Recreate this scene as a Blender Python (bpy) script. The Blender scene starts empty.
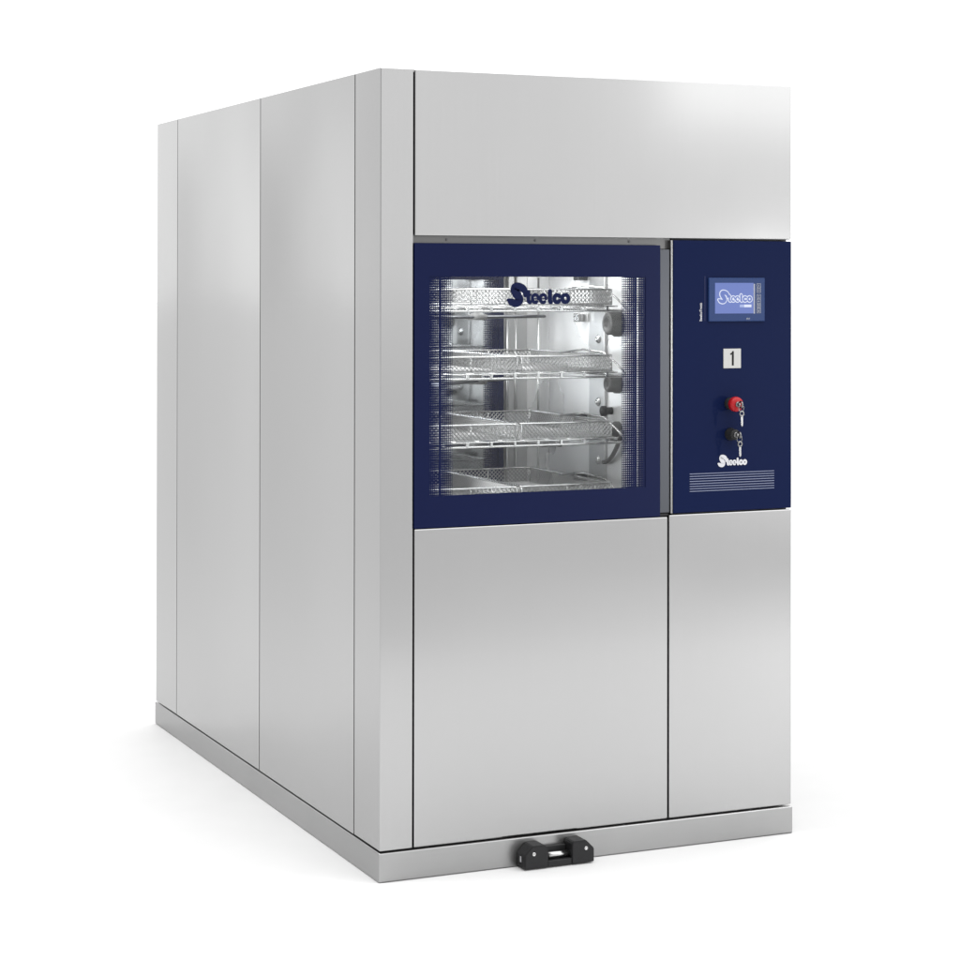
import bpy, bmesh, math, random
from mathutils import Vector, Matrix
random.seed(7)
sc = bpy.context.scene
C = sc.collection

# ------------------------------------------------------------------ camera
F, CX, CY = 2104.604, 469.300, 269.782          # focal length and principal point for a 960 px frame
TX, TY, TZ, YAW, PITCH, ROLL = -1.885244, -4.809236, 1.469311, -0.416066, 0.006438, 0.001327
cam = bpy.data.cameras.new("camera"); camo = bpy.data.objects.new("camera", cam); C.objects.link(camo)
cam.sensor_width = 36; cam.lens = F / 960 * 36
cam.shift_x = (480 - CX) / 960; cam.shift_y = -(480 - CY) / 960
cam.clip_start = .05; cam.clip_end = 2000
c_, s_ = math.cos(YAW), math.sin(YAW)
rt = Vector((c_, s_, 0)); fw = Vector((-s_, c_, 0)); up = Vector((0, 0, 1))
f2 = fw * math.cos(PITCH) + up * math.sin(PITCH); u2 = up * math.cos(PITCH) - fw * math.sin(PITCH)
r3 = rt * math.cos(ROLL) + u2 * math.sin(ROLL); u3 = u2 * math.cos(ROLL) - rt * math.sin(ROLL)
M = Matrix((r3, u3, -f2)).transposed().to_4x4(); M.translation = Vector((TX, TY, TZ))
camo.matrix_world = M
sc.camera = camo
sc.view_settings.view_transform = 'Standard'; sc.view_settings.look = 'None'
sc.view_settings.exposure = 0; sc.view_settings.gamma = 1

# ------------------------------------------------------------------ world: white studio surround, brighter overhead
w = bpy.data.worlds.new("World"); sc.world = w; w.use_nodes = True
nt = w.node_tree; nt.nodes.clear()
wo = nt.nodes.new('ShaderNodeOutputWorld'); bg = nt.nodes.new('ShaderNodeBackground')
tc = nt.nodes.new('ShaderNodeTexCoord'); sx = nt.nodes.new('ShaderNodeSeparateXYZ'); rp = nt.nodes.new('ShaderNodeValToRGB')
nt.links.new(tc.outputs['Generated'], sx.inputs[0]); nt.links.new(sx.outputs['Z'], rp.inputs[0])
rp.color_ramp.elements[0].position = 0.0; rp.color_ramp.elements[0].color = (.87, .87, .87, 1)
rp.color_ramp.elements[1].position = .40; rp.color_ramp.elements[1].color = (.93, .93, .93, 1)
re = rp.color_ramp.elements.new(.85); re.color = (2.0, 2.0, 2.0, 1)
xr = nt.nodes.new('ShaderNodeMapRange'); xr.interpolation_type = 'SMOOTHSTEP'      # surround dimmed to the left so the side panels reflect darker
for i_, v_ in enumerate((-.56, -.22, .40, 1.0)): xr.inputs[i_ + 1].default_value = v_
nt.links.new(sx.outputs['X'], xr.inputs[0])
vs_ = nt.nodes.new('ShaderNodeVectorMath'); vs_.operation = 'SCALE'
nt.links.new(rp.outputs[0], vs_.inputs[0]); nt.links.new(xr.outputs[0], vs_.inputs['Scale'])
nt.links.new(vs_.outputs[0], bg.inputs[0]); bg.inputs[1].default_value = 1.65
nt.links.new(bg.outputs[0], wo.inputs[0])

# ------------------------------------------------------------------ lamps
def area(name, loc, target, size, power, sy=None, col=(1, 1, 1)):
    l = bpy.data.lights.new(name, 'AREA'); l.energy = power; l.color = col
    l.shape = 'RECTANGLE'; l.size = size; l.size_y = sy or size
    o = bpy.data.objects.new(name, l); C.objects.link(o); o.location = loc
    o.rotation_euler = (Vector(target) - Vector(loc)).to_track_quat('-Z', 'Y').to_euler()
    return o
area("key_softbox", (3.8, -3.9, 1.10), (1.0, 0, 1.15), .22, 36)
area("left_floor_fill", (-1.5, .9, 3.4), (-.75, .9, 0), 1.3, 90, 2.8)  # added fill: lifts the floor shade left of the cabinet
area("front_floor_fill", (.5, -1.9, 3.6), (.5, -.7, 0), 2.4, 18, 1.0)  # added fill: brightens the floor that the lower front panels reflect
area("high_softbox", (4.6, -4.6, 3.3), (.8, 0, 1.6), 2.4, 15, 2.0)
area("chamber_lamp", (.46, .40, 1.517), (.46, .40, 0), .45, 6, .30)
area("chamber_side_fill", (.108, .34, 1.22), (.7, .40, 1.2), .30, 9.5, .45)  # added unseen fill that whitens the right chamber wall
area("chamber_front_lamp", (.44, .045, 1.50), (.50, .6, 1.1), .50, .6, .04)

# ------------------------------------------------------------------ materials
def base(name):
    m = bpy.data.materials.new(name); m.use_nodes = True
    return m, m.node_tree, m.node_tree.nodes['Principled BSDF']
def plain(name, col, rough=.5, metal=0., spec=.5, var=0., vscale=8):
    m, t, b = base(name)
    b.inputs['Base Color'].default_value = (*col, 1); b.inputs['Roughness'].default_value = rough
    b.inputs['Metallic'].default_value = metal; b.inputs['Specular IOR Level'].default_value = spec
    tcn = t.nodes.new('ShaderNodeTexCoord'); n = t.nodes.new('ShaderNodeTexNoise'); n.inputs['Scale'].default_value = vscale
    t.links.new(tcn.outputs['Object'], n.inputs['Vector'])
    mr = t.nodes.new('ShaderNodeMapRange'); mr.inputs[3].default_value = max(.02, rough - .05); mr.inputs[4].default_value = rough + .05
    t.links.new(n.outputs[0], mr.inputs[0]); t.links.new(mr.outputs[0], b.inputs['Roughness'])
    if var:
        mx = t.nodes.new('ShaderNodeMapRange'); mx.inputs[3].default_value = 1 - var; mx.inputs[4].default_value = 1 + var
        t.links.new(n.outputs[0], mx.inputs[0])
        vm = t.nodes.new('ShaderNodeVectorMath'); vm.operation = 'SCALE'; vm.inputs[0].default_value = col
        t.links.new(mx.outputs[0], vm.inputs['Scale']); t.links.new(vm.outputs[0], b.inputs['Base Color'])
    return m
def steel(name, v, rough, vert=True, brush=.02, blotch=.02, tint=(1, 1, 1.0)):
    m, t, b = base(name)
    b.inputs['Metallic'].default_value = 1
    tcn = t.nodes.new('ShaderNodeTexCoord')
    mp = t.nodes.new('ShaderNodeMapping'); mp.inputs['Scale'].default_value = (420, 420, 3) if vert else (3, 3, 420)
    t.links.new(tcn.outputs['Object'], mp.inputs[0])
    n1 = t.nodes.new('ShaderNodeTexNoise'); n1.inputs['Scale'].default_value = 1; n1.inputs['Detail'].default_value = 3
    t.links.new(mp.outputs[0], n1.inputs['Vector'])
    n2 = t.nodes.new('ShaderNodeTexNoise'); n2.inputs['Scale'].default_value = 2.2; n2.inputs['Detail'].default_value = 4
    t.links.new(tcn.outputs['Object'], n2.inputs['Vector'])
    a = t.nodes.new('ShaderNodeMapRange'); a.inputs[3].default_value = 1 - brush; a.inputs[4].default_value = 1 + brush
    t.links.new(n1.outputs[0], a.inputs[0])
    c = t.nodes.new('ShaderNodeMapRange'); c.inputs[3].default_value = 1 - blotch; c.inputs[4].default_value = 1 + blotch
    t.links.new(n2.outputs[0], c.inputs[0])
    mu = t.nodes.new('ShaderNodeMath'); mu.operation = 'MULTIPLY'
    t.links.new(a.outputs[0], mu.inputs[0]); t.links.new(c.outputs[0], mu.inputs[1])
    vm = t.nodes.new('ShaderNodeVectorMath'); vm.operation = 'SCALE'; vm.inputs[0].default_value = (v * tint[0], v * tint[1], v * tint[2])
    t.links.new(mu.outputs[0], vm.inputs['Scale']); t.links.new(vm.outputs[0], b.inputs['Base Color'])
    r = t.nodes.new('ShaderNodeMapRange'); r.inputs[3].default_value = rough - .03; r.inputs[4].default_value = rough + .03
    t.links.new(n2.outputs[0], r.inputs[0]); t.links.new(r.outputs[0], b.inputs['Roughness'])
    bp = t.nodes.new('ShaderNodeBump'); bp.inputs['Strength'].default_value = .02; bp.inputs['Distance'].default_value = .0005
    n3 = t.nodes.new('ShaderNodeTexNoise'); n3.inputs['Scale'].default_value = 1.6; n3.inputs['Detail'].default_value = 1
    t.links.new(tcn.outputs['Object'], n3.inputs['Vector'])
    b2 = t.nodes.new('ShaderNodeBump'); b2.inputs['Strength'].default_value = 1; b2.inputs['Distance'].default_value = .0035      # gentle waviness of sheet metal
    t.links.new(n3.outputs[0], b2.inputs['Height']); t.links.new(b2.outputs[0], bp.inputs['Normal'])
    t.links.new(n1.outputs[0], bp.inputs['Height']); t.links.new(bp.outputs[0], b.inputs['Normal'])
    return m
def emit(name, col, st):
    m, t, b = base(name)
    b.inputs['Base Color'].default_value = (.01, .01, .01, 1); b.inputs['Emission Color'].default_value = (*col, 1)
    b.inputs['Emission Strength'].default_value = st; b.inputs['Roughness'].default_value = .4
    b.inputs['Specular IOR Level'].default_value = .1
    return m
STEEL = steel("brushed_steel", .405, .15)
PLINTH = steel("plinth_steel", .35, .30, vert=False, blotch=.16)
INNER = steel("chamber_steel", .82, .28, blotch=.05); INNER.node_tree.nodes['Principled BSDF'].inputs['Metallic'].default_value = .55
WIRE = steel("wire_steel", .50, .25)
MESHW = steel("mesh_wire_steel", .30, .35)
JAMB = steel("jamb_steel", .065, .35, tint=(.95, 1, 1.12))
DARKSTEEL = steel("shadow_gap_steel", .12, .45, blotch=.2)
LIP = steel("lip_steel", .22, .25)
CORE = plain("inner_frame_paint", (.09, .09, .095), .7)
BLUE = plain("blue_print", (.0031, .0062, .034), .35, spec=.08, var=.05, vscale=3)
BLUEP = plain("blue_panel_paint", (.0036, .0078, .036), .40, spec=.035, var=.08, vscale=3)
BEZEL = plain("bezel_blue", (.012, .03, .10), .4, spec=.15)
BLACK = plain("black_plastic", (.012, .012, .013), .5, spec=.25, var=.2, vscale=60)
GREYRUB = plain("dark_rubber", (.085, .085, .085), .45)
RED = plain("red_plastic", (.33, .006, .010), .35, spec=.3)
WHITE = plain("white_ink", (.48, .48, .50), .5, spec=.1)
PLATE = plain("silver_label", (.38, .38, .37), .45, spec=.2)
INK = plain("black_ink", (.01, .01, .01), .5, spec=.1)
GREYINK = plain("grey_ink", (.26, .27, .31), .5, spec=.1)
LINEINK = plain("groove_ink", (.17, .19, .27), .5, spec=.1)
KEYM = steel("key_metal", .20, .3)
FLOOR = plain("white_floor_paint", (.60, .60, .60), .6, spec=.1, var=.01)
DIMFLOOR = plain("dimmed_floor", (.47, .47, .47), .6, spec=.1, var=.03)  # white floor darkened in colour so the cabinet's side reflects less light
LCD = emit("lcd_glow", (.155, .215, .54), 1.0)
LCDW = emit("lcd_white", (.75, .8, .95), 1.0)
LCDM = emit("lcd_mid", (.40, .48, .78), 1.0)

def glass_mat(name, gl=.06):
    m = bpy.data.materials.new(name); m.use_nodes = True; t = m.node_tree; t.nodes.clear()
    o = t.nodes.new('ShaderNodeOutputMaterial'); tr = t.nodes.new('ShaderNodeBsdfTransparent'); g = t.nodes.new('ShaderNodeBsdfGlossy')
    tr.inputs[0].default_value = (.97, .98, .98, 1); g.inputs['Roughness'].default_value = .02
    mx = t.nodes.new('ShaderNodeMixShader'); mx.inputs[0].default_value = gl
    t.links.new(tr.outputs[0], mx.inputs[1]); t.links.new(g.outputs[0], mx.inputs[2]); t.links.new(mx.outputs[0], o.inputs[0])
    return m
GLASS = glass_mat("clear_glass", .02)
REARGLASS = plain("rear_glass", (.62, .64, .66), .06, metal=1.0)

def dot_mat(name, x0, x1, pitch, solid, band, inner):
    """blue screen print of a square raster that opens up towards the middle of the pane"""
    m = bpy.data.materials.new(name); m.use_nodes = True; t = m.node_tree
    b = t.nodes['Principled BSDF']; b.inputs['Base Color'].default_value = (.0031, .0062, .034, 1)
    b.inputs['Roughness'].default_value = .35; b.inputs['Specular IOR Level'].default_value = .08
    out = t.nodes['Material Output']
    def mth(op, a, bb=None, cc=None):
        n = t.nodes.new('ShaderNodeMath'); n.operation = op
        for i, v in enumerate((a, bb, cc)):
            if v is None: continue
            if isinstance(v, (int, float)): n.inputs[i].default_value = v
            else: t.links.new(v, n.inputs[i])
        return n.outputs[0]
    tcn = t.nodes.new('ShaderNodeTexCoord'); s = t.nodes.new('ShaderNodeSeparateXYZ'); t.links.new(tcn.outputs['Object'], s.inputs[0])
    X, Z = s.outputs['X'], s.outputs['Z']
    e = mth('MINIMUM', mth('SUBTRACT', X, x0), mth('SUBTRACT', x1, X))
    u = mth('ABSOLUTE', mth('SUBTRACT', mth('FRACT', mth('DIVIDE', e, pitch)), .5))
    v = mth('ABSOLUTE', mth('SUBTRACT', mth('FRACT', mth('DIVIDE', Z, pitch * 1.12)), .5))
    def mapr(val, a, bb, c, d):
        n = t.nodes.new('ShaderNodeMapRange'); t.links.new(val, n.inputs[0])
        for i, q in enumerate((a, bb, c, d)): n.inputs[i + 1].default_value = q
        return n.outputs[0]
    h1 = mapr(e, .0, solid, .10, .33)
    h2 = mapr(e, band, inner, .22, .44)
    h2r = mapr(e, band, inner * 1.12, .08, .40)
    onr = mth('GREATER_THAN', X, (x0 + x1) / 2)
    h2 = mth('ADD', mth('MULTIPLY', h2, mth('SUBTRACT', 1, onr)), mth('MULTIPLY', h2r, onr))
    isin = mth('GREATER_THAN', e, band)
    h = mth('ADD', mth('MULTIPLY', h1, mth('SUBTRACT', 1, isin)), mth('MULTIPLY', h2, isin))
    hole = mth('MULTIPLY', mth('LESS_THAN', u, h), mth('LESS_THAN', v, h))
    insolid = mth('MULTIPLY', mth('GREATER_THAN', e, solid), mth('LESS_THAN', e, band))
    hole = mth('MULTIPLY', hole, mth('SUBTRACT', 1, insolid))
    clear = mth('MAXIMUM', hole, mth('GREATER_THAN', e, mth('ADD', inner, mth('MULTIPLY', onr, inner * .12))))
    tr = t.nodes.new('ShaderNodeBsdfTransparent'); mx = t.nodes.new('ShaderNodeMixShader')
    t.links.new(clear, mx.inputs[0]); t.links.new(b.outputs[0], mx.inputs[1]); t.links.new(tr.outputs[0], mx.inputs[2])
    t.links.new(mx.outputs[0], out.inputs[0])
    return m

# ------------------------------------------------------------------ mesh helpers
class MB:
    def __init__(self): self.bm = bmesh.new(); self.mi = 0
    def _mark(self, faces):
        for f in faces: f.material_index = self.mi
    def box(self, x0, x1, y0, y1, z0, z1, bev=0, seg=2, mat=None):
        r = bmesh.ops.create_cube(self.bm, size=1)
        vs = r['verts']
        for v in vs: v.co = Vector(((x0 + x1) / 2 + v.co.x * (x1 - x0), (y0 + y1) / 2 + v.co.y * (y1 - y0), (z0 + z1) / 2 + v.co.z * (z1 - z0)))
        fs = list({f for v in vs for f in v.link_faces}); self._mark(fs)
        if bev:
            es = list({e for v in vs for e in v.link_edges})
            rr = bmesh.ops.bevel(self.bm, geom=es, offset=bev, segments=seg, affect='EDGES', profile=.5)
            self._mark(rr['faces'])
        if mat is not None:
            for v in vs:
                if v.is_valid: v.co = mat @ v.co
        return self
    def cyl(self, a, b, r, r2=None, n=24, cap=True):
        a, b = Vector(a), Vector(b); d = b - a; L = d.length
        q = d.to_track_quat('Z', 'Y').to_matrix().to_4x4(); q.translation = (a + b) / 2
        rr = bmesh.ops.create_cone(self.bm, cap_ends=cap, cap_tris=False, segments=n, radius1=r, radius2=r if r2 is None else r2, depth=L, matrix=q)
        fs = {f for v in rr['verts'] for f in v.link_faces}; self._mark(fs)
        for f in fs:
            if len(f.verts) == 4: f.smooth = True
        return self
    def sphere(self, c, r, sc_=(1, 1, 1), n=24):
        mt = Matrix.Translation(Vector(c)) @ Matrix.Diagonal((*sc_, 1))
        rr = bmesh.ops.create_uvsphere(self.bm, u_segments=n, v_segments=n // 2, radius=r, matrix=mt)
        fs = {f for v in rr['verts'] for f in v.link_faces}; self._mark(fs)
        for f in fs: f.smooth = True
        return self
    def lathe(self, prof, origin, axis='-y', n=28):
        """prof: list of (distance along axis, radius)"""
        ax = {'-y': Vector((0, -1, 0)), '-x': Vector((-1, 0, 0)), 'z': Vector((0, 0, 1))}[axis]
        e1 = Vector((1, 0, 0)) if axis != '-x' else Vector((0, 1, 0)); e2 = ax.cross(e1)
        o = Vector(origin); rings = []
        for d, r in prof:
            if r <= 1e-6: rings.append([self.bm.verts.new(o + ax * d)])
            else: rings.append([self.bm.verts.new(o + ax * d + (e1 * math.cos(2 * math.pi * k / n) + e2 * math.sin(2 * math.pi * k / n)) * r) for k in range(n)])
        for A, B in zip(rings, rings[1:]):
            for k in range(n):
                k2 = (k + 1) % n
                if len(A) == 1 and len(B) == 1: continue
                if len(A) == 1: f = self.bm.faces.new((A[0], B[k], B[k2]))
                elif len(B) == 1: f = self.bm.faces.new((A[k], B[0], A[k2]))
                else: f = self.bm.faces.new((A[k], B[k], B[k2], A[k2]))
                f.smooth = True; f.material_index = self.mi
        return self
    def tube(self, pts, r, n=8, closed=False, flat=1.0):
        pts = [Vector(p) for p in pts]; N = len(pts); rings = []
        prev = None
        for i, p in enumerate(pts):
            if closed: d = pts[(i + 1) % N] - pts[i - 1]
            else: d = pts[min(i + 1, N - 1)] - pts[max(i - 1, 0)]
            d.normalize()
            if prev is None:
                ref = Vector((0, 0, 1)) if abs(d.z) < .9 else Vector((1, 0, 0))
                a = d.cross(ref).normalized()
            else: a = (prev - d * prev.dot(d)).normalized()
            prev = a; b = d.cross(a)
            rings.append([self.bm.verts.new(p + (a * math.cos(2 * math.pi * k / n) + b * math.sin(2 * math.pi * k / n) * flat) * r) for k in range(n)])
        R = range(N if closed else N - 1)
        for i in R:
            A, B = rings[i], rings[(i + 1) % N]
            for k in range(n):
                f = self.bm.faces.new((A[k], A[(k + 1) % n], B[(k + 1) % n], B[k])); f.smooth = n > 4; f.material_index = self.mi
        if not closed:
            for rr in (rings[0][::-1], rings[-1]):
                f = self.bm.faces.new(rr); f.material_index = self.mi
        return self
    def prism(self, poly, y0, y1):
        """poly of (x, z) extruded in y"""
        A = [self.bm.verts.new((x, y0, z)) for x, z in poly]; B = [self.bm.verts.new((x, y1, z)) for x, z in poly]
        fs = [self.bm.faces.new(A), self.bm.faces.new(B[::-1])]
        for i in range(len(poly)):
            j = (i + 1) % len(poly); fs.append(self.bm.faces.new((A[i], B[i], B[j], A[j])))
        self._mark(fs); return self
    def ringframe(self, o, i, y0, y1):
        """rectangular frame with a rectangular hole, o/i = (x0,x1,z0,z1)"""
        def rect(r, y): return [self.bm.verts.new(p) for p in ((r[0], y, r[2]), (r[1], y, r[2]), (r[1], y, r[3]), (r[0], y, r[3]))]
        of, inf, ob, inb = rect(o, y0), rect(i, y0), rect(o, y1), rect(i, y1)
        fs = []
        for k in range(4):
            j = (k + 1) % 4
            fs += [self.bm.faces.new((of[k], of[j], inf[j], inf[k])), self.bm.faces.new((ob[j], ob[k], inb[k], inb[j])),
                   self.bm.faces.new((of[j], of[k], ob[k], ob[j])), self.bm.faces.new((inf[k], inf[j], inb[j], inb[k]))]
        self._mark(fs); return self
    def build(self, name, mats, parent=None, smooth_angle=None):
        bmesh.ops.recalc_face_normals(self.bm, faces=self.bm.faces)
        me = bpy.data.meshes.new(name); self.bm.to_mesh(me); self.bm.free()
        for m in (mats if isinstance(mats, (list, tuple)) else [mats]): me.materials.append(m)
        o = bpy.data.objects.new(name, me); C.objects.link(o)
        if parent: attach(o, parent)
        return o
def attach(o, parent):
    o.parent = parent
    off = parent.location if parent.parent is None else Vector((0, 0, 0))   # part roots carry world coordinates
    o.matrix_parent_inverse = Matrix.Translation(-off)
def thing(name, label, cat, loc=(0, 0, 0), group=None):
    o = bpy.data.objects.new(name, None); C.objects.link(o); o.location = loc; o.empty_display_size = .1
    o['label'] = label; o['category'] = cat
    if group: o['group'] = group
    return o

# text -> mesh lying in the xz plane, facing -y, fitted to a box
def text_mesh(txt, offset=0., extrude=.0):
    cu = bpy.data.curves.new('lettering', 'FONT'); cu.body = txt; cu.size = 1; cu.offset = offset; cu.resolution_u = 6
    o = bpy.data.objects.new('lettering', cu); C.objects.link(o)
    dg = bpy.context.evaluated_depsgraph_get(); me = bpy.data.meshes.new_from_object(o.evaluated_get(dg))
    bpy.data.objects.remove(o); bpy.data.curves.remove(cu)
    return me
def put_text(mb, txt, x0, x1, z0, z1, y, offset=0., rot=False, th=.0006, keep=False):
    me = text_mesh(txt, offset)
    xs = [v.co.x for v in me.vertices]; ys = [v.co.y for v in me.vertices]
    a0, a1, b0, b1 = min(xs), max(xs), min(ys), max(ys)
    def f(px, py):
        u, v = (px - a0) / (a1 - a0), (py - b0) / (b1 - b0)
        if rot: return (x1 - v * (x1 - x0), z0 + u * (z1 - z0))
        return (x0 + u * (x1 - x0), z0 + v * (z1 - z0))
    nb = len(mb.bm.verts)
    vs = [mb.bm.verts.new((f(v.co.x, v.co.y)[0], y, f(v.co.x, v.co.y)[1])) for v in me.vertices]
    for p in me.polygons:
        try:
            fc = mb.bm.faces.new([vs[i] for i in p.vertices]); fc.material_index = mb.mi
        except ValueError: pass
    bpy.data.meshes.remove(me)
SP = [(342, 222), (346, 196), (326, 166), (288, 150), (252, 150), (240, 172), (256, 206), (284, 238), (292, 268), (264, 292), (222, 284), (186, 262)]
def chaikin(p, k=2):
    for _ in range(k):
        q = [p[0]]
        for a, b in zip(p, p[1:]): q += [(a[0] * .75 + b[0] * .25, a[1] * .75 + b[1] * .25), (a[0] * .25 + b[0] * .75, a[1] * .25 + b[1] * .75)]
        p = q + [p[-1]]
    return p
def logo(mb, x0, x1, z1, y, fat=0., scale_z=None, dy=.0004):
    """the maker's script wordmark: a swollen S with lower-case letters; coordinates taken on a 610 x 220 grid"""
    k = (x1 - x0) / 610.; kz = scale_z or k
    def P(px, pz): return (x0 + (px - 155) * k, z1 - (pz - 112) * kz)
    pts = chaikin(SP, 2); n = len(pts)
    rad = []
    for i in range(n):
        t = i / (n - 1); r = 30 + 9 * math.sin(math.pi * t) ** 2
        if t > .9: r *= 1 - (t - .9) * 5
        if t < .2: r *= .60 + t * 2.0
        rad.append(r + fat)
    lf, rg = [], []
    for i, (px, pz) in enumerate(pts):
        a = pts[max(i - 1, 0)]; b = pts[min(i + 1, n - 1)]; dx, dz = b[0] - a[0], b[1] - a[1]; L = math.hypot(dx, dz); nx, nz = -dz / L, dx / L
        q1 = P(px + nx * rad[i], pz + nz * rad[i]); q2 = P(px - nx * rad[i], pz - nz * rad[i])
        lf.append(mb.bm.verts.new((q1[0], y, q1[1]))); rg.append(mb.bm.verts.new((q2[0], y, q2[1])))
    for i in range(n - 1):
        f = mb.bm.faces.new((lf[i], lf[i + 1], rg[i + 1], rg[i])); f.material_index = mb.mi
    for j, i in enumerate((0, n - 1, n // 3, 2 * n // 3)):          # round ends
        c = pts[i]; vv = []
        for q in range(14):
            a = q / 14 * 2 * math.pi; z = P(c[0] + math.cos(a) * rad[i], c[1] + math.sin(a) * rad[i]); vv.append(mb.bm.verts.new((z[0], y + dy * .3 * (j + 1), z[1])))
        f = mb.bm.faces.new(vv); f.material_index = mb.mi
    # letters t e e l c o as fat round strokes
    cnt = [0]
    def stroke(p, r):
        r += fat; cnt[0] += 1; yy = y - dy * .15 * cnt[0]; n_ = len(p); A, B = [], []
        for i, (px, pz) in enumerate(p):
            a = p[max(i - 1, 0)]; b = p[min(i + 1, n_ - 1)]; dx, dz = b[0] - a[0], b[1] - a[1]; L = math.hypot(dx, dz); nx, nz = -dz / L, dx / L
            q1 = P(px + nx * r, pz + nz * r); q2 = P(px - nx * r, pz - nz * r)
            A.append(mb.bm.verts.new((q1[0], yy, q1[1]))); B.append(mb.bm.verts.new((q2[0], yy, q2[1])))
        for i in range(n_ - 1):
            f = mb.bm.faces.new((A[i], A[i + 1], B[i + 1], B[i])); f.material_index = mb.mi
        for c in (p[0], p[-1]):
            cnt[0] += 1; yy = y - dy * .15 * cnt[0]; vv = []
            for q in range(12):
                a = q / 12 * 2 * math.pi; z = P(c[0] + math.cos(a) * r, c[1] + math.sin(a) * r); vv.append(mb.bm.verts.new((z[0], yy, z[1])))
            f = mb.bm.faces.new(vv); f.material_index = mb.mi
    def arc(cx, cz, rx, rz, a0, a1, n_=16): return [(cx + rx * math.cos(math.radians(a0 + (a1 - a0) * i / n_)), cz + rz * math.sin(math.radians(a0 + (a1 - a0) * i / n_))) for i in range(n_ + 1)]
    lw = 18
    stroke([(372, 196), (372, 262), (376, 277), (388, 281)], lw); stroke([(356, 218), (392, 218)], 11)
    for cx in (436, 508):
        stroke([(cx - 16, 252), (cx + 26, 250)] , 5); stroke(arc(cx, 250, 28, 33, 0, -300), lw - 3)
    stroke([(572, 190), (572, 268), (580, 279)], lw + 3)
    stroke(arc(640, 250, 28, 31, -40, -320), lw)
    stroke(arc(718, 250, 29, 31, 0, 360), lw)

# ------------------------------------------------------------------ setting
mb = MB(); mb.box(-2.4, 5, -2.9, -.002, -.003, 0); fl = mb.build('floor', FLOOR); fl['kind'] = 'structure'
mb = MB(); mb.box(-80, 80, -60, 150, -.06, -.0006); gf = mb.build('studio_ground', DIMFLOOR); gf['kind'] = 'structure'

# ------------------------------------------------------------------ the machine
W, D, H = 1.188, 2.047, 2.0
mach = thing('washer_disinfector', 'tall brushed stainless steel washing cabinet with dark blue glass door and blue control panel', 'washer')

def slab(name, x0, x1, y0, y1, z0, z1, mat=STEEL, bev=.0025):
    m = MB(); m.box(x0, x1, y0, y1, z0, z1, bev, 2); return m.build(name, mat, mach)

# plinth with vertical weld line at the corner
m = MB(); m.box(0, W, 0, D, .0, .0722, .003, 2); m.build('plinth', PLINTH, mach)
e = .003
# folded corner post (front and side flange in one sheet)
m = MB()
poly = [(e, e), (.0895, e), (.0895, .022), (.022, .022), (.022, .1805), (e, .1805)]
def zprism(mb, poly, z0, z1, bev=0):
    A = [mb.bm.verts.new((x, y, z0)) for x, y in poly]; B = [mb.bm.verts.new((x, y, z1)) for x, y in poly]
    fs = [mb.bm.faces.new(A), mb.bm.faces.new(B[::-1])]
    for i in range(len(poly)):
        j = (i + 1) % len(poly); fs.append(mb.bm.faces.new((A[i], B[i], B[j], A[j])))
    es = list({ed for f in fs for ed in f.edges})
    if bev: bmesh.ops.bevel(mb.bm, geom=es, offset=bev, segments=2, affect='EDGES', profile=.5)
zprism(m, poly, .0765, H, .002)
m.build('corner_post', STEEL, mach)

# side panels: slightly bowed sheets
def side_panel(y0, y1, bow):
    mbp = MB(); ny, nz = 16, 24; th = .02; z0, z1 = .0765, H - .001
    g = []
    for i in range(ny + 1):
        row = []
        for j in range(nz + 1):
            u, v = i / ny, j / nz
            row.append(mbp.bm.verts.new((e - bow * math.sin(math.pi * u) * (math.sin(math.pi * v) * .6 + .4 * (1 if 0 < v < 1 else 0) * min(1, 8 * v, 8 * (1 - v))), y0 + (y1 - y0) * u, z0 + (z1 - z0) * v)))
        g.append(row)
    for i in range(ny):
        for j in range(nz):
            f = mbp.bm.faces.new((g[i][j], g[i][j + 1], g[i + 1][j + 1], g[i + 1][j])); f.smooth = True
    loop = [g[i][0] for i in range(ny + 1)] + [g[ny][j] for j in range(1, nz + 1)] + [g[i][nz] for i in range(ny - 1, -1, -1)] + [g[0][j] for j in range(nz - 1, 0, -1)]
    bk = [mbp.bm.verts.new((e + th, v.co.y, v.co.z)) for v in loop]
    for i in range(len(loop)):
        j = (i + 1) % len(loop); mbp.bm.faces.new((loop[i], loop[j], bk[j], bk[i]))
    mbp.bm.faces.new(bk)
    mbp.bm.edges.ensure_lookup_table()
    for i in range(len(loop)):
        ed = mbp.bm.edges.get((loop[i], loop[(i + 1) % len(loop)])); ed.smooth = False
    return mbp.build('side_panel', STEEL, mach)
side_panel(.1842, .9430, -.0110)
side_panel(.9478, 1.7980, -.0120)
side_panel(1.8022, 2.0440, .0002)


# header, lower panels
slab('header_panel', .0935, W - .003, e, .024, 1.5875, H, bev=.003)
slab('service_panel', .0935, .8075, e, .024, .0765, .8615, bev=.003)
slab('service_panel', .8118, W - .003, e, .024, .0765, .8660, bev=.003)
slab('right_side_panel', W - .022, W - .003, .040, D - .003, .0765, H - .001)
slab('rear_panel', .025, W - .024, D - .024, D - .003, .0765, H - .001)
slab('roof_panel', .025, W - .024, .027, D - .026, H - .02, H - .003)
# dark inner carcass
m = MB()
m.box(.026, W - .026, .028, D - .028, .074, .855)
m.box(.026, W - .026, .050, D - .028, 1.597, H - .022)
m.box(.026, .095, .028, D - .028, .857, 1.595)
m.box(.832, W - .026, .028, D - .028, .857, 1.595)
m.box(.097, .830, .86, D - .028, .857, 1.595)
m.box(W - .0255, W - .0045, .0265, .0385, .079, H - .004)
m.build('inner_frame', CORE, mach)

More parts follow.
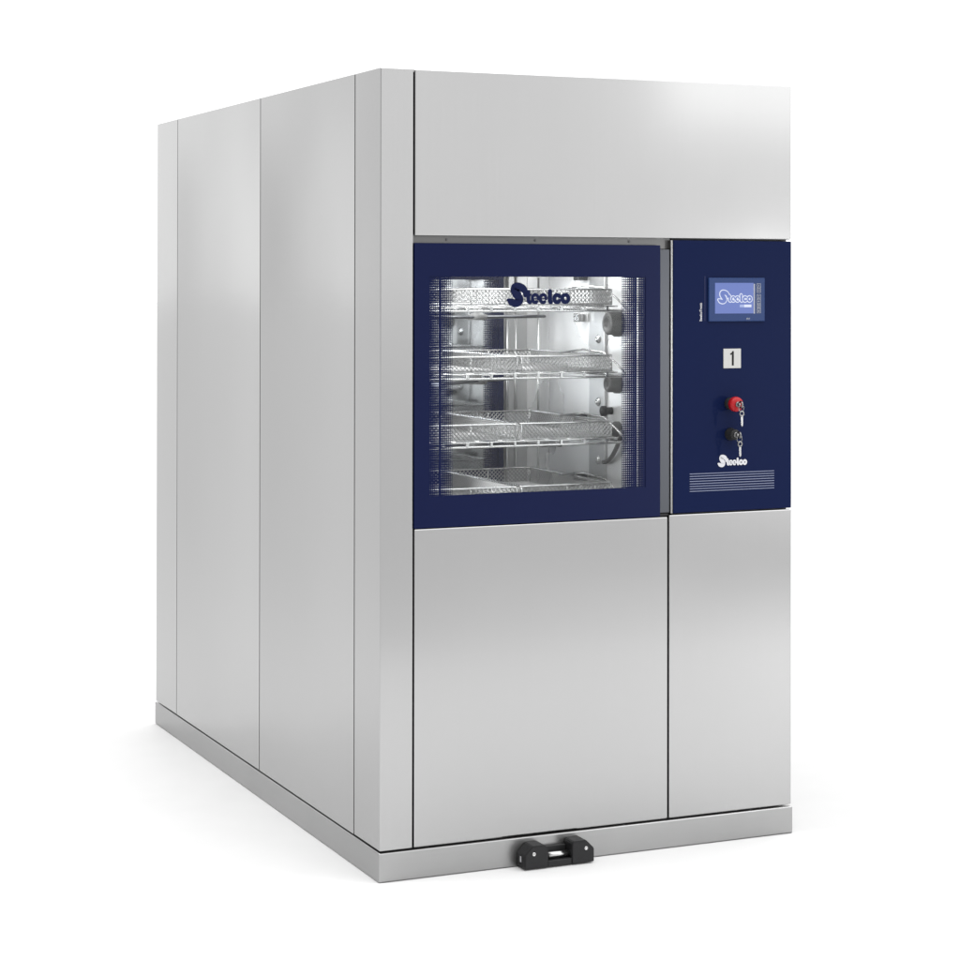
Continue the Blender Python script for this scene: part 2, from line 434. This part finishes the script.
# recess above the door and jamb beside it
m = MB(); m.box(.092, .820, .016, .045, 1.560, 1.5925)
m.mi = 1
for xx in (.185, .43, .70): m.cyl((xx, .0165, 1.5785), (xx, .014, 1.5785), .003, n=12)
m.build('header_recess', [DARKSTEEL, CORE], mach)
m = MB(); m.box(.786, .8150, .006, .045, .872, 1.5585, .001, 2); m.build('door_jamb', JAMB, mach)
m = MB(); m.box(.8152, .8220, .002, .03, .8695, 1.5825, .0015, 2); m.build('panel_lip', LIP, mach)
m = MB(); m.box(.786, .8145, .010, .03, .8625, .8705, .001, 1); m.build('jamb_foot', BLACK, mach)

# door
dX0, dX1, dZ0, dZ1 = .0925, .7840, .8635, 1.5690
wX0, wX1, wZ0, wZ1 = .133, .7412, .9415, 1.4862
door = bpy.data.objects.new('door', None); C.objects.link(door); attach(door, mach)
m = MB(); m.ringframe((dX0, dX1, dZ0, dZ1), (wX0, wX1, wZ0, wZ1), .0015, .0095); m.build('blue_frame', BLUE, door)
m = MB(); m.box(wX0 - .0, wX1 + .0, .0045, .0080, wZ0, wZ1); m.build('glass_pane', GLASS, door)
m = MB()
v = [m.bm.verts.new(p) for p in ((wX0, .0030, wZ0), (wX1, .0030, wZ0), (wX1, .0030, wZ1), (wX0, .0030, wZ1))]; m.bm.faces.new(v)
m.build('dot_print', dot_mat("dot_print_front", wX0, wX1, .0052, .027, .0325, .063), door)
m = MB(); logo(m, .3381, .5208, 1.4722, -.0005); m.build('logo', BLUE, door)
m = MB(); m.ringframe((dX0 + .0012, dX1 - .004, dZ0 + .006, dZ1 - .006), (wX0 + .0, wX1 - .0, wZ0 - .006, wZ1 + .006), .010, .040); m.build('door_frame', DARKSTEEL, door)

# control panel
m = MB(); m.box(.8235, 1.1842, .0015, .026, .8695, 1.5825, .002, 2)
cp = m.build('control_panel', BLUEP, mach)
# ventilation grooves: pale embossed lines
m = MB()
for i in range(8):
    z = .9705 - i * .0065; m.box(.872, 1.130, .0004, .0030, z - .0009, z + .0009)
m.build('vent_grille', LINEINK, cp)
m = MB(); logo(m, .9535, 1.0455, 1.0185, .0003, dy=.0003, scale_z=.000158); m.build('logo', WHITE, cp)
m = MB(); put_text(m, 'SteelcoTronic', .9010, .9085, 1.3705, 1.4190, .0005, offset=.02, rot=True); m.build('side_lettering', WHITE, cp)
m = MB(); m.box(.9165, .9180, .0006, .003, 1.371, 1.489); m.build('marking_line', plain('faint_line', (.03, .035, .08), .5, spec=.1), cp)

# touchscreen unit
ts = bpy.data.objects.new('display_unit', None); C.objects.link(ts); attach(ts, mach)
m = MB(); m.box(.9265, 1.0985, -.0040, .003, 1.3695, 1.4850, .0022, 3)
m.build('bezel', BEZEL, ts)
m = MB(); m.box(.9450, 1.0625, -.0048, -.0030, 1.3905, 1.4715, .0)
m.mi = 1; m.box(1.0630, 1.0670, -.0046, -.003, 1.3900, 1.4690)
m.mi = 2; logo(m, .9500, 1.0570, 1.4525, -.0052, fat=9, scale_z=.000172)
m.mi = 0; logo(m, .9500, 1.0570, 1.4525, -.0060, fat=-5, scale_z=.000172)
m.mi = 3; m.box(1.0200, 1.0330, -.0056, -.0050, 1.4070, 1.4140)
m.mi = 2; m.box(1.0335, 1.0555, -.0056, -.0050, 1.4070, 1.4140)
m.build('screen', [LCD, GREYINK, LCDW, LCDM], ts)
for i, g in enumerate('XOZ+=#'):
    zc = 1.4640 - i * .0128 - (.003 if i > 1 else 0)
    m = MB(); m.ringframe((1.0725, 1.0850, zc - .0058, zc + .0058), (1.0737, 1.0838, zc - .0048, zc + .0048), -.0048, -.0038)
    put_text(m, g, 1.0757, 1.0818, zc - .0032, zc + .0032, -.0048, offset=.02)
    m.build('key_button', GREYINK, ts)
m = MB(); put_text(m, 'PRT', 1.0410, 1.0520, 1.3740, 1.3785, -.0046, offset=.02); m.build('port_lettering', GREYINK, ts)

# number plate
m = MB(); m.box(.9735, 1.0265, -.0005, .003, 1.2460, 1.2975, .0004, 1)
m.mi = 1; m.prism([(.9985, 1.2530), (1.0045, 1.2530), (1.0045, 1.2910), (1.0000, 1.2910), (.9975, 1.2865), (.9935, 1.2850), (.9935, 1.2812), (.9985, 1.2822)], -.0008, -.0004)
m.build('number_plate', [PLATE, INK], mach)

# red locking push button, black key switch
BX, BZ = .9930, 1.1525
red = bpy.data.objects.new('emergency_button', None); C.objects.link(red); attach(red, mach)
m = MB(); m.lathe([(0, .0165), (.012, .0165), (.014, .0125), (.020, .0125)], (BX, .0015, BZ)); m.build('collar', BLACK, red)
m = MB(); m.lathe([(0, .0125), (.002, .0185), (.008, .0198), (.014, .0198), (.019, .0180), (.021, .0130), (.021, 0)], (BX, -.0185, BZ)); m.build('push_cap', RED, red)
m = MB(); m.lathe([(0, .0072), (.0035, .0072), (.0045, .0060), (.0045, 0)], (BX, -.0392, BZ)); m.build('lock_cylinder', KEYM, red)
KX, KZ = .9945, 1.0720
ks = bpy.data.objects.new('key_switch', None); C.objects.link(ks); attach(ks, mach)
m = MB(); m.lathe([(0, .0165), (.006, .0165), (.008, .0150), (.026, .0142), (.029, .0120), (.029, 0)], (KX, .0015, KZ)); m.build('collar', BLACK, ks)
m = MB(); m.lathe([(0, .0075), (.004, .0075), (.005, .0062), (.005, 0)], (KX, -.0272, KZ)); m.build('lock_cylinder', KEYM, ks)

# keys: one in the lock, one hanging on the ring
def key_set(x, y, z, label):
    t = thing('key_set', label, 'keys', (x, y, z), 'key sets in the control panel locks')
    m = MB()          # key in the lock: shank along -y, bow standing upright in the yz plane
    m.box(x - .0010, x + .0010, y - .006, y, z - .003, z + .003)
    ring = [(x, y - .011 + .0085 * math.cos(a), z + .0080 * math.sin(a)) for a in [i / 20 * 2 * math.pi for i in range(20)]]
    m.tube(ring, .0026, 6, closed=True)
    m.build('key', KEYM, t)
    m = MB(); cx, cy, cz = x - .0005, y - .014, z - .0095
    m.tube([(cx + .0075 * math.cos(a), cy, cz + .0095 * math.sin(a)) for a in [i / 24 * 2 * math.pi for i in range(24)]], .0011, 6, closed=True)
    m.build('split_ring', KEYM, t)
    m = MB(); hx, hz = cx + .001, cz - .0135    # hanging key
    m.tube([(hx + .0056 * math.cos(a), cy - .001, hz + .0062 * math.sin(a)) for a in [i / 20 * 2 * math.pi for i in range(20)]], .0023, 6, closed=True)
    m.prism([(hx - .0032, hz - .006), (hx + .0034, hz - .006), (hx + .0034, hz - .030), (hx + .001, hz - .034), (hx - .0015, hz - .031), (hx - .0032, hz - .029),
             (hx - .0018, hz - .026), (hx - .0032, hz - .023), (hx - .0020, hz - .019), (hx - .0032, hz - .016)], cy - .002, cy)
    m.build('key', KEYM, t)
key_set(BX, -.0440, BZ, 'small metal keys on a ring hanging from the lock in the red push button')
key_set(KX, -.0325, KZ, 'small metal keys on a ring hanging from the black key switch below the red button')

# floor latch on the plinth
S_ = .032
lt = bpy.data.objects.new('docking_latch', None); C.objects.link(lt); attach(lt, mach)
def latch_block(x0, x1, flip):
    m = MB(); h = .0600; z0 = .004
    c = .022
    if not flip: poly = [(x0, z0), (x1, z0), (x1, h - .010), (x1 - .010, h), (x0 + c, h), (x0, h - c)]
    else: poly = [(x0, z0), (x1, z0), (x1, h - c), (x1 - c, h), (x0 + .004, h), (x0, h - .004)]
    m.prism(poly, -.048, -.001)
    bmesh.ops.bevel(m.bm, geom=list(m.bm.edges), offset=.0018, segments=2, affect='EDGES')
    m.build('latch_block', BLACK, lt)
latch_block(.4045 - S_, .4700 - S_, False); latch_block(.5370 - S_, .5990 - S_, True)
m = MB(); m.box(.4705 - S_, .5365 - S_, -.046, -.001, .004, .0185, .001, 1); m.build('latch_bridge', BLACK, lt)
m = MB(); m.box(.4705 - S_, .5365 - S_, -.012, -.0005, .0195, .0460, .001, 1); m.build('latch_back_plate', BLACK, lt)
m = MB(); m.cyl((.4700 - S_, -.030, .0285), (.5370 - S_, -.030, .0285), .0075, n=24); m.build('roller_pin', WIRE, lt)
for xx in (.4300 - S_, .5760 - S_):
    m = MB(); m.lathe([(0, .0050), (.0015, .0050), (.0022, .0040), (.0022, .0022), (.0008, .0018), (.0008, 0)], (xx, -.0475, .0400), n=20); m.build('screw', WIRE, lt)
m = MB(); m.box(.4032 - S_, .4050 - S_, -.027, -.022, .018, .032); m.build('side_rivet', WHITE, lt)

# ------------------------------------------------------------------ chamber
L0, R0, Z0, Z1, YB = .105, .770, .885, 1.520, .780
ch = bpy.data.objects.new('wash_chamber', None); C.objects.link(ch); attach(ch, mach)
m = MB(); m.box(L0 - .006, L0, .042, YB + .05, Z0, Z1); m.build('left_wall', INNER, ch)
m = MB(); m.box(R0, R0 + .006, .042, .630, Z0, Z1); m.box(R0 - .0015, R0 + .006, .633, YB + .05, Z0, Z1); m.build('right_wall', INNER, ch)
m = MB(); m.box(L0 - .006, R0 + .006, .042, YB + .05, Z1, Z1 + .006); m.build('ceiling_sheet', INNER, ch)
m = MB(); m.box(L0 - .006, R0 + .006, .042, YB + .05, Z0 - .006, Z0); m.build('chamber_floor', INNER, ch)
m = MB(); m.box(.694, R0 - .002, YB - .004, YB + .02, Z0, Z1)
m.tube([(.702, YB - .008, Z0), (.702, YB - .008, Z1)], .005, 10); m.tube([(.731, YB - .006, Z0), (.731, YB - .006, Z1)], .004, 10)
m.build('rear_wall', steel('rear_jamb_steel', .45, .3), ch)
rw = (.165, .640, .93, 1.475)
m = MB(); m.ringframe((.110, .690, Z0 + .002, Z1 - .002), (.150, .673, .930, 1.480), YB - .010, YB); m.build('rear_door_frame', BLUE, ch)
m = MB(); m.box(.150, .673, YB - .004, YB + .004, .930, 1.480); m.build('rear_glass', REARGLASS, ch)
m = MB(); v = [m.bm.verts.new(p) for p in ((.150, YB - .006, .93), (.673, YB - .006, .93), (.673, YB - .006, 1.48), (.150, YB - .006, 1.48))]; m.bm.faces.new(v)
m.build('rear_dot_print', dot_mat("dot_print_rear", .150, .673, .0056, .0, .0002, .040), ch)
# wall rail with screws and fittings
m = MB(); m.box(R0 - .008, R0 - .0005, .272, .366, Z0 + .01, Z1 - .004, .002, 2); m.build('wall_rail', steel('rail_steel', .50, .3), ch)
for zz in (1.3177, 1.1458, .9875):
    m = MB(); m.lathe([(0, .012), (.002, .012), (.003, .0085), (.007, .0075), (.008, .004), (.006, .003), (.006, 0)], (R0 - .008, .307, zz), axis='-x', n=20); m.build('screw', WIRE, ch)
for (z, s) in ((1.362, .86), (1.200, .62), (1.078, .5)):
    m = MB(); m.lathe([(0, .042 * s), (.012, .042 * s), (.015, .037 * s), (.032, .036 * s), (.037, .030 * s), (.037, .018 * s), (.028, .016 * s), (.028, 0)], (R0, .205, z), axis='-x', n=30); m.build('water_coupling', GREYRUB, ch)
m = MB(); m.lathe([(0, .010), (.016, .010), (.019, .014), (.030, .014), (.033, .009), (.033, 0)], (R0, .245, 1.125), axis='-x', n=24); m.build('knob', BLACK, ch)
for zz in (1.490, 1.375, 1.098, .935):
    m = MB(); m.box(R0 - .030, R0 - .001, .385, .420, zz - .012, zz + .012, .003, 2); m.build('shelf_bracket', JAMB if zz != 1.375 else WIRE, ch)
m = MB(); m.tube([(R0 - .012, .27 - .012 * i, .985 + .004 * (i * i) * .28) for i in range(10)], .006, 10); m.build('hose', GREYRUB, ch)

# ------------------------------------------------------------------ wash rack
rack = thing('wash_rack', 'four-level wire wash rack with rotating spray arms standing inside the lit chamber', 'rack', (.44, .40, Z0))
levels = [1.4180, 1.2445, 1.0705, .9080]
rx0, rx1, ry0, ry1 = .150, .742, .105, .660
def rrect(x0, x1, y0, y1, z, r, n=5):
    p = []
    for cx, cy, a0 in ((x1 - r, y1 - r, 0), (x0 + r, y1 - r, 90), (x0 + r, y0 + r, 180), (x1 - r, y0 + r, 270)):
        for i in range(n + 1):
            a = math.radians(a0 + 90 * i / n); p.append((cx + r * math.cos(a), cy + r * math.sin(a), z))
    return p
for li, z in enumerate(levels):
    sh = bpy.data.objects.new('shelf', None); C.objects.link(sh); attach(sh, rack)
    m = MB()
    m.tube(rrect(rx0, rx1, ry0, ry1, z - .0200, .015), .0030, 8, closed=True)
    m.tube(rrect(rx0 + .010, rx1 - .020, ry0 + .002, ry1 - .004, z - .0085, .02), .0020, 8, closed=True)
    m.build('frame_wire', WIRE, sh)
    m = MB()
    for i in range(8):
        x = .215 + i * .0665
        m.box(x - .003, x + .003, ry0 - .0045, ry0 + .002, z - .019, z - .008)
        m.tube([(x, ry0, z - .0125), (x, ry1, z - .0125)], .0014, 6)
    m.build('cross_wire', WIRE, sh)
    m = MB()          # bail wire at the right end, rising behind the basket corner
    m.tube([(.690, .40, z + .034), (.712, .30, z + .046), (.722, .20, z + .040), (.730, .14, z + .012), (.738, ry0 + .003, z - .012)], .0028, 8)
    m.build('bail_wire', WIRE, sh)
for x, y in ((.152, .64), (.740, .64), (.152, .115)):
    m = MB(); m.tube([(x, y, Z0 + .002), (x, y, 1.485)], .003, 10); m.build('upright', WIRE, rack)
for z, ang in ((levels[0] - .040, 14), (levels[1] - .040, 38), (levels[2] - .040, -20)):
    sa = bpy.data.objects.new('spray_arm', None); C.objects.link(sa); attach(sa, rack)
    c, s = math.cos(math.radians(ang)), math.sin(math.radians(ang))
    m = MB(); pts = [(.44 + c * t, .40 + s * t, z) for t in (-.23, -.20, 0, .20, .23)]
    m.tube(pts, .017, 10, flat=.28); m.build('blade', JAMB, sa)
    m = MB(); m.lathe([(-.008, 0), (-.008, .026), (.006, .028), (.010, .012), (.022, .010), (.022, 0)], (.44, .40, z), axis='z', n=24); m.build('hub', GREYRUB, sa)

# ------------------------------------------------------------------ mesh baskets
def make_basket(w, d, h):
    """basket in local coordinates, front left bottom corner at the origin"""
    m = MB(); t = .0012; p = .0090
    def wire(a, b): m.tube([a, b], t, 4)
    n = int(w / p)
    for i in range(n + 1): x = i * w / n; wire((x, 0, 0), (x, d, 0))
    n = int(d / (p * 1.6))
    for i in range(n + 1): y = i * d / n; wire((0, y, .001), (w, y, .001))
    def side(f, L):
        q = .0115; k = int((L + h) / q)
        for s in (0, 1):
            for i in range(1, k + 1):
                c = i * q; a0 = max(0, c - h); a1 = min(L, c)
                if a1 <= a0: continue
                P = [(a0, c - a0), (a1, c - a1)]
                if s: P = [(L - u, v) for u, v in P]
                wire(f(*P[0], s * .0009), f(*P[1], s * .0009))
    side(lambda u, v, o: (u, -o, v), w); side(lambda u, v, o: (u, d + o, v), w)
    side(lambda u, v, o: (-o, u, v), d); side(lambda u, v, o: (w + o, u, v), d)
    me = m
    r = MB()
    r.tube(rrect(-.001, w + .001, -.001, d + .001, h, .006, 3), .0026, 8, closed=True)
    r.tube(rrect(0, w, 0, d, 0, .006, 3), .0014, 6, closed=True)
    for x in (0, w / 2, w):
        for y in (0, d): r.tube([(x, y, 0), (x, y, h)], .0014, 6)
    return me, r
lv = ['topmost shelf in the lit chamber', 'second shelf from the top', 'third shelf from the top', 'lowest shelf, cut by the window edge']
bw, bd, bh = .262, .500, .0400
proto = None
for li, z in enumerate(levels):
    for side_, x in (('left', .168), ('right', .443)):
        lab = f'wire mesh basket on the {side_} of the {lv[li]}'
        if proto is None:
            me, r = make_basket(bw, bd, bh)
            b = thing('mesh_basket', lab, 'basket', (0, 0, 0), 'wire mesh baskets in the wash rack')
            me.build('mesh', MESHW, b); r.build('rim', WIRE, b); proto = b
        else:
            b = proto.copy(); C.objects.link(b)
            for chd in list(proto.children):
                q = chd.copy(); C.objects.link(q); q.parent = b
            b['label'] = lab
        b.location = (x, .122, z - .0045)
